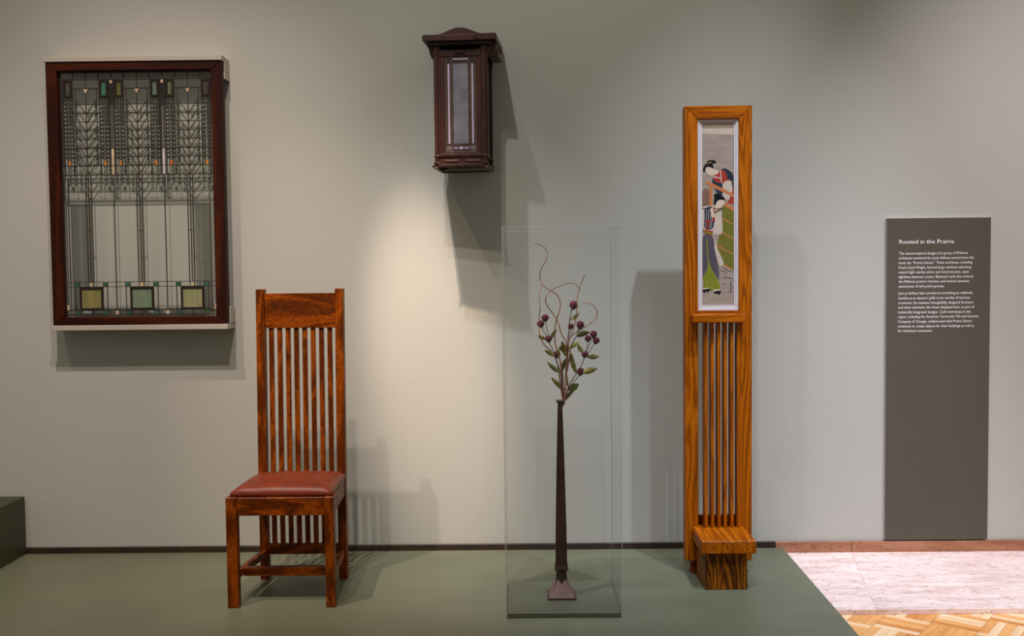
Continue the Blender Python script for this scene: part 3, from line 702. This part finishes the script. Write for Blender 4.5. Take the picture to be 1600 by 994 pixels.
# ------------------------------------------------------------------ acrylic case, its base, the vase and the stems
cx0, cx1, cyf, cyb = -.060, .345, -.864, -.490
CZ = (WP(781, 354, -cyf).z + WP(968, 354, -cyf).z)/2; T = .006
cs_ = thing('acrylic_case', ((cx0+cx1)/2, (cyf+cyb)/2, 0), 'tall clear acrylic display case over the vase', 'display case')
def pan(a, nm):
    MB().box(*a).build(nm, M_ACRYL, cs_)
pan((cx0, cx1, cyf, cyf+T, 0, CZ), 'front_panel'); pan((cx0, cx1, cyb-T, cyb, 0, CZ), 'back_panel')
pan((cx0, cx0+T, cyf+T, cyb-T, 0, CZ), 'side_panel'); pan((cx1-T, cx1, cyf+T, cyb-T, 0, CZ), 'side_panel')
pan((cx0+T, cx1-T, cyf+T, cyb-T, CZ-T, CZ), 'top_panel')
m = MB(); q_ = .0024
for x in (cx0, cx1 - q_):
    for y in (cyf, cyb - q_): m.box(x, x + q_, y - .0002, y + q_, 0, CZ)
for y in (cyf, cyb - q_): m.box(cx0, cx1, y, y + q_, CZ - .001, CZ + q_*.4)
for x in (cx0, cx1 - q_): m.box(x, x + q_, cyf, cyb, CZ - .001, CZ + q_*.4)
m.build('edge_glint', M_ACEDGE, cs_)  # thin pale strips painting the bright edge reflections
M_CB = plain('case_base_paint', C(92,96,76), .4, var=.04, vs=3)
cb = MB().box(cx0+T+.001, cx1-T-.001, cyf+T+.001, cyb-T-.001, 0, .016).build('case_base', M_CB, bevel=.0008)
tag(cb, 'thin olive green base board under the vase inside the case', 'base board')

vx, vy = .141, -.672
va = thing('copper_vase', (vx, vy, .016), 'slender square copper vase on a pyramid foot inside the clear case', 'vase')
def sqr(h, z): return [(vx-h, vy-h, z), (vx+h, vy-h, z), (vx+h, vy+h, z), (vx-h, vy+h, z)]
def vz(py): return WP(880, py, -vy).z
hb = .0515
MB().loft([sqr(hb, .016), sqr(hb, .0235)]).build('foot_plate', M_COPPER, va, bevel=.0012)
# four notched triangular faces
for k in range(4):
    m = MB(); c_, s_ = math.cos(k*math.pi/2), math.sin(k*math.pi/2)
    def rp(x, y, z): return (vx + x*c_ - y*s_, vy + x*s_ + y*c_, z)
    P = [(-.045, -.046, .0235), (.045, -.046, .0235), (.013, -.021, .083), (0, -.028, .064), (-.013, -.021, .083)]
    vs = [rp(*p) for p in P] + [rp(p[0], p[1] + .004, p[2] - .001) for p in P]
    m.add(vs, [(0,1,2,3,4), (9,8,7,6,5), (0,5,6,1), (1,6,7,2), (2,7,8,3), (3,8,9,4), (4,9,5,0)]); m.build('foot_face', M_COPPERL, va)
MB().loft([sqr(.040, .0232), sqr(.0185, .075), sqr(.0185, vz(889))]).build('lower_stem', M_COPPER, va, bevel=.001)
zc = vz(887)
ringsv = [(.0185, zc - .004), (.0245, zc - .003), (.0248, zc + .001), (.0215, zc + .012), (.0205, zc + .04), (.0195, vz(830)), (.016, vz(760)), (.0122, vz(690)), (.0083, vz(632)), (.0075, vz(629))]
MB().loft([sqr(h, z) for h, z in ringsv]).build('tapered_shaft', M_COPPER, va)
zt_ = vz(625)
MB().loft([sqr(.0076, vz(630)), sqr(.0105, vz(628.5)), sqr(.0135, vz(627.5)), sqr(.0135, zt_), sqr(.009, zt_)]).build('lip', M_COPPER, va, bevel=.0008)

M_TWIG = plain('tan_twig', C(158,104,66), .6, var=.2, vs=60); M_TWIGD = plain('brown_twig', C(96,58,42), .6, var=.2, vs=60)
M_STEM = plain('purple_stem', C(92,44,52), .55, var=.15, vs=40); M_HEAD = plain('crimson_bloom', C(98,15,44), .7, var=.3, vs=160); M_CALYX = plain('olive_calyx', C(92,88,50), .6, var=.15, vs=60)
LEAF = [plain('leaf_%d' % i, C(*c), .5, var=.2, vs=45) for i, c in enumerate(((108,108,36), (136,128,44), (152,142,60), (88,92,32)))]
def V(px, py, dep=0.0): p = WP(820 + px/3.685, 370 + py/3.685, -(vy + dep)); return p
root = V(226, 945)
def path(pts, z=0.0, wig=.012):
    n = len(pts); out = []
    for i, (a, b_) in enumerate(pts):
        t = 1 - i/(n - 1)                       # 1 at the tip, 0 in the vase
        out.append(V(a, b_, z*t + wig*math.sin(i*1.9 + z*60)*t))
    out.append(Vector((vx + (out[-1].x - vx)*.4, vy, vz(636)))); return out
def twig(pts, z, label, r0=.0012, r1=.0026):
    ps = catmull(path(pts, z), 5); n = len(ps)
    m = MB(); m.tube(ps, [r0 + (r1 - r0)*min(1, i/n*1.15) for i in range(n)], 6)
    o = thing('curly_twig', ps[-1], label, 'twig', 'curly twigs in the copper vase')
    m.build('stem', M_TWIG, o, smooth=True)
    for k in (n//4, n//2):                       # buds along the twig
        b_ = MB(); b_.tube([ps[k], ps[k] + Vector((.004, -.001, .004))], [r0*1.1, r0*.5], 5); b_.build('bud', M_TWIGD, o)
twig([(55,35),(100,52),(128,85),(125,130),(95,185),(88,240),(105,280),(150,310),(190,340),(205,390),(195,440),(180,490),(172,560),(180,640),(200,700),(212,800),(219,940)], -.03, 'tallest curly twig in the vase, its tip bending over to the left')
twig([(100,282),(82,330),(88,400),(82,470),(85,560),(110,620),(160,670),(190,740),(205,850),(217,940)], .03, 'leftmost curly twig, rising nearly straight beside the left blooms')
twig([(320,312),(295,275),(255,266),(200,285),(150,310),(122,350),(125,390),(160,440),(190,490),(210,555),(240,615),(245,700),(238,800),(229,940)], .02, 'looping twig that arches over to the right above the tallest bloom')
twig([(345,220),(325,270),(303,340),(300,420),(290,490),(270,560),(250,620),(262,690),(245,760),(234,850),(230,940)], -.02, 'straight twig pointing up right of the tallest bloom')
twig([(335,382),(375,385),(412,420),(410,470),(370,505),(320,535),(270,570),(247,620),(241,700),(235,800),(231,940)], .035, 'rightmost twig curling back like a hook')

def bloom(o, c, r, up):
    r *= 1.2
    """spiky round flower head with a small calyx"""
    up = up.normalized(); m = MB(); rnd = random.Random(int(c.x*1e5) & 4095)
    a = up.cross(Vector((0,1,0))).normalized(); b_ = up.cross(a); nl, nn = 9, 14; rings = []
    for i in range(1, nl):
        t = math.pi*i/nl; rr = r*math.sin(t); h = -r*1.15*math.cos(t)
        rings.append([c + up*(h*(1 + .0)) + (a*math.cos(k*2*math.pi/nn + i*.22) + b_*math.sin(k*2*math.pi/nn + i*.22))*rr*(1 + (.32 if (k + i) % 2 else -.10) + rnd.uniform(-.06,.06)) for k in range(nn)])
    m.loft(rings); f = m.build('flower_head', M_HEAD, o)
    m = MB(); m.loft([[c + up*h + (a*math.cos(k*math.pi/4) + b_*math.sin(k*math.pi/4))*q for k in range(8)] for q, h in ((r*.25, -r*1.5), (r*.85, -r*.9), (r*.95, -r*.35))]); m.build('calyx', M_CALYX, f)
def leaf(o, b_, t, wd, mi, dz=0.0, curl=.006):
    wd *= 1.3
    p0, p1 = V(*b_, dz), V(*t, dz + random.uniform(-.02, .012)); ax = p1 - p0; ln = ax.length; ax.normalize()
    s = ax.cross(Vector((0, 1, 0))).normalized(); tilt = random.uniform(-.5, .5); nrm = s.cross(ax); s = (s*math.cos(tilt) + nrm*math.sin(tilt)); nrm = s.cross(ax).normalized()
    n = 10; vs = []; fs = []
    for i in range(n + 1):
        u = i/n; w_ = wd*(math.sin(math.pi*min(1, u*.97 + .03)**.8)**.9)*(1 + .08*math.sin(i*2.3)); cv = nrm*(curl*math.sin(math.pi*u))
        c = p0 + ax*ln*u + cv
        for k, q in ((-1, .12), (0, 0), (1, .12)): vs.append(c + s*w_*k + nrm*w_*q*2)
    for i in range(n):
        for k in range(2): fs.append((i*3+k, i*3+k+1, i*3+k+4, i*3+k+3))
    m = MB(); m.add(vs, fs); ob = m.build('leaf', LEAF[mi % 4], o, smooth=True)
    sm = ob.modifiers.new('thick', 'SOLIDIFY'); sm.thickness = .0006
def stem(main, z, label, branches=(), heads=(), leaves=()):
    ps = catmull(path(main, z, .006), 5); o = thing('flower_stem', ps[-1], label, 'flower', 'dried flower stems in the copper vase')
    m = MB(); m.tube(ps, [.0013 + .0012*i/len(ps) for i in range(len(ps))], 6); m.build('stem', M_STEM, o, smooth=True)
    for br in branches:
        q = catmull([V(a, b_, z*(1 if i == 0 else .8)) for i, (a, b_) in enumerate(br)], 4); m = MB(); m.tube(q, .0012, 5); m.build('branch', M_STEM, o, smooth=True)
    for (a, b_, r, ux, uy) in heads: bloom(o, V(a, b_, z), r, Vector((ux, -.25, uy)))
    for i, (b_, t, wd) in enumerate(leaves): leaf(o, b_, t, wd, random.randrange(4), z*.7)
r_ = .0088/1.18
stem([(280,395),(268,425),(256,500),(248,600),(244,700),(236,800),(228,940)], -.01, 'flower stem with the topmost crimson globe bloom', heads=[(282,392,.0105,.15,1)], leaves=[((262,478),(316,436),.0052), ((253,640),(314,604),.0058)])
stem([(265,525),(256,580),(248,680),(240,800),(227,940)], .03, 'short flower stem with one small dark bloom in the middle', heads=[(265,515,.0072,.1,1)], leaves=[((240,690),(212,600),.0085), ((214,775),(237,698),.006)])
stem([(318,512),(298,570),(270,625),(255,700),(240,800),(230,940)], .0, 'flower stem leaning right with a large bloom above a broad leaf', heads=[(320,506,.0098,.35,1)], leaves=[((299,573),(376,549),.0085), ((296,785),(268,664),.0072)])
stem([(130,590),(160,650),(185,720),(207,790),(213,860),(220,940)], -.02, 'left flower stem carrying three clustered crimson blooms', branches=[[(118,478),(128,530),(140,590)], [(94,512),(112,550),(138,592)]],
     heads=[(117,466,.0090,-.1,1), (92,501,.0090,-.15,1), (137,587,.0086,0,1)], leaves=[((122,592),(74,570),.0052), ((150,588),(184,532),.0055), ((168,688),(112,652),.0052), ((207,782),(128,719),.0066)])
stem([(186,682),(205,715),(218,790),(222,880),(224,940)], .025, 'low flower stem with a single magenta bloom on the left', heads=[(185,677,.0088,0,1)], leaves=[((228,885),(149,809),.0066), ((192,660),(204,630),.006)])
stem([(346,685),(325,745),(290,800),(252,860),(234,940)], -.02, 'right flower stem carrying a cluster of four dark blooms', branches=[[(364,592),(360,630),(347,675)], [(394,568),(370,625),(350,672)], [(408,604),(382,645),(352,690)]],
     heads=[(363,585,.0080,-.1,1), (396,560,.0088,.1,1), (411,597,.0086,.3,1), (346,677,.0082,.1,1)], leaves=[((335,668),(305,617),.006), ((358,690),(431,688),.0068), ((335,782),(421,757),.0085)])
stem([(322,782),(298,818),(262,860),(238,905),(232,940)], .015, 'lowest flower stem on the right with one purple bloom', heads=[(322,776,.0095,.2,1)], leaves=[((245,882),(312,846),.0105), ((238,938),(296,872),.006), ((248,860),(240,775),.005)])

# ------------------------------------------------------------------ text panel
so = .018
tl, tr_, bl, br = WP(1387, 341, so), WP(1550, 340, so), WP(1381, 843, so), WP(1541, 843, so)
tx0, tx1, tz1, tz0 = (tl.x + bl.x)/2, (tr_.x + br.x)/2, (tl.z + tr_.z)/2, max(.0255, (bl.z + br.z)/2)
sg = thing('text_panel', ((tx0+tx1)/2, -so, tz0), 'tall dark taupe text panel with white lettering', 'sign')
MB().box(tx0, tx1, -so + .0012, -.001, tz0, tz1).build('panel_core', M_SIGNE, sg)
face = MB().box(tx0, tx1, -so, -so + .0012, tz0, tz1).build('printed_face', M_SIGN, sg)
def text_line(s, px0, px1, py, hpx, nm, fat=0.0):
    cu = bpy.data.curves.new('tmp', 'FONT'); cu.body = s; cu.size = 1; cu.resolution_u = 2; cu.offset = fat
    ob = bpy.data.objects.new('tmp', cu); COL.objects.link(ob)
    bpy.context.view_layer.update(); dg = bpy.context.evaluated_depsgraph_get()
    me = bpy.data.meshes.new_from_object(ob.evaluated_get(dg)); bpy.data.objects.remove(ob)
    xs = [v.co.x for v in me.vertices]; w0, w1 = min(xs), max(xs)
    a, b_ = WP(px0, py, so), WP(px1, py, so); k = (b_.x - a.x)/(w1 - w0); kz = hpx/366/.52   # x-height in photo pixels
    for v in me.vertices: v.co = Vector((a.x + (v.co.x - w0)*k, -so - .0004, a.z + v.co.y*kz)) - Vector(sg.location)
    me.name = nm; me.materials.clear(); me.materials.append(M_INK)
    o = bpy.data.objects.new(nm, me); COL.objects.link(o); o.parent = face
def tl_(s, c0, c1, cy, h, nm='text_line', fat=.0): text_line(s, 1370 + c0/4.735, 1370 + c1/4.735, 330 + cy/4.735, h, nm, fat)
tl_('Rooted in the Prairie', 166, 570, 241, 4.6, 'title_line', .002)
body = [('The nature-inspired designs of a group of Midwest', 164, 673, 322), ('architects mentored by Louis Sullivan earned them the', 163, 718, 357), ('name the \u201cPrairie School.\u201d These architects, including', 162, 707, 392),
 ('Frank Lloyd Wright, favored large windows admitting', 163, 698, 427), ('natural light, earthy colors and wood accents, open', 162, 680, 461), ('sightlines between rooms, flattened roofs that echoed', 161, 710, 496),
 ('the Midwest prairie\u2019s horizon, and vertical elements', 161, 683, 530), ('reminiscent of tall prairie grasses.', 161, 499, 566),
 ('Just as Sullivan had considered something as relatively', 160, 708, 617), ('humble as an elevator grille to be worthy of intricate', 160, 690, 653), ('ornament, his mentees thoughtfully designed furniture', 159, 712, 688),
 ('and other elements, like those displayed here, as part of', 158, 722, 722), ('holistically integrated designs. Craft workshops in the', 158, 696, 757), ('region, including the American Terracotta Tile and Ceramic', 157, 751, 791),
 ('Company of Chicago, collaborated with Prairie School', 157, 700, 826), ('architects to create objects for their buildings as well as', 156, 718, 861), ('for individual consumers.', 156, 411, 895)]
for s, a, b_, y in body: tl_(s, a, b_, y, 3.0, fat=.0)
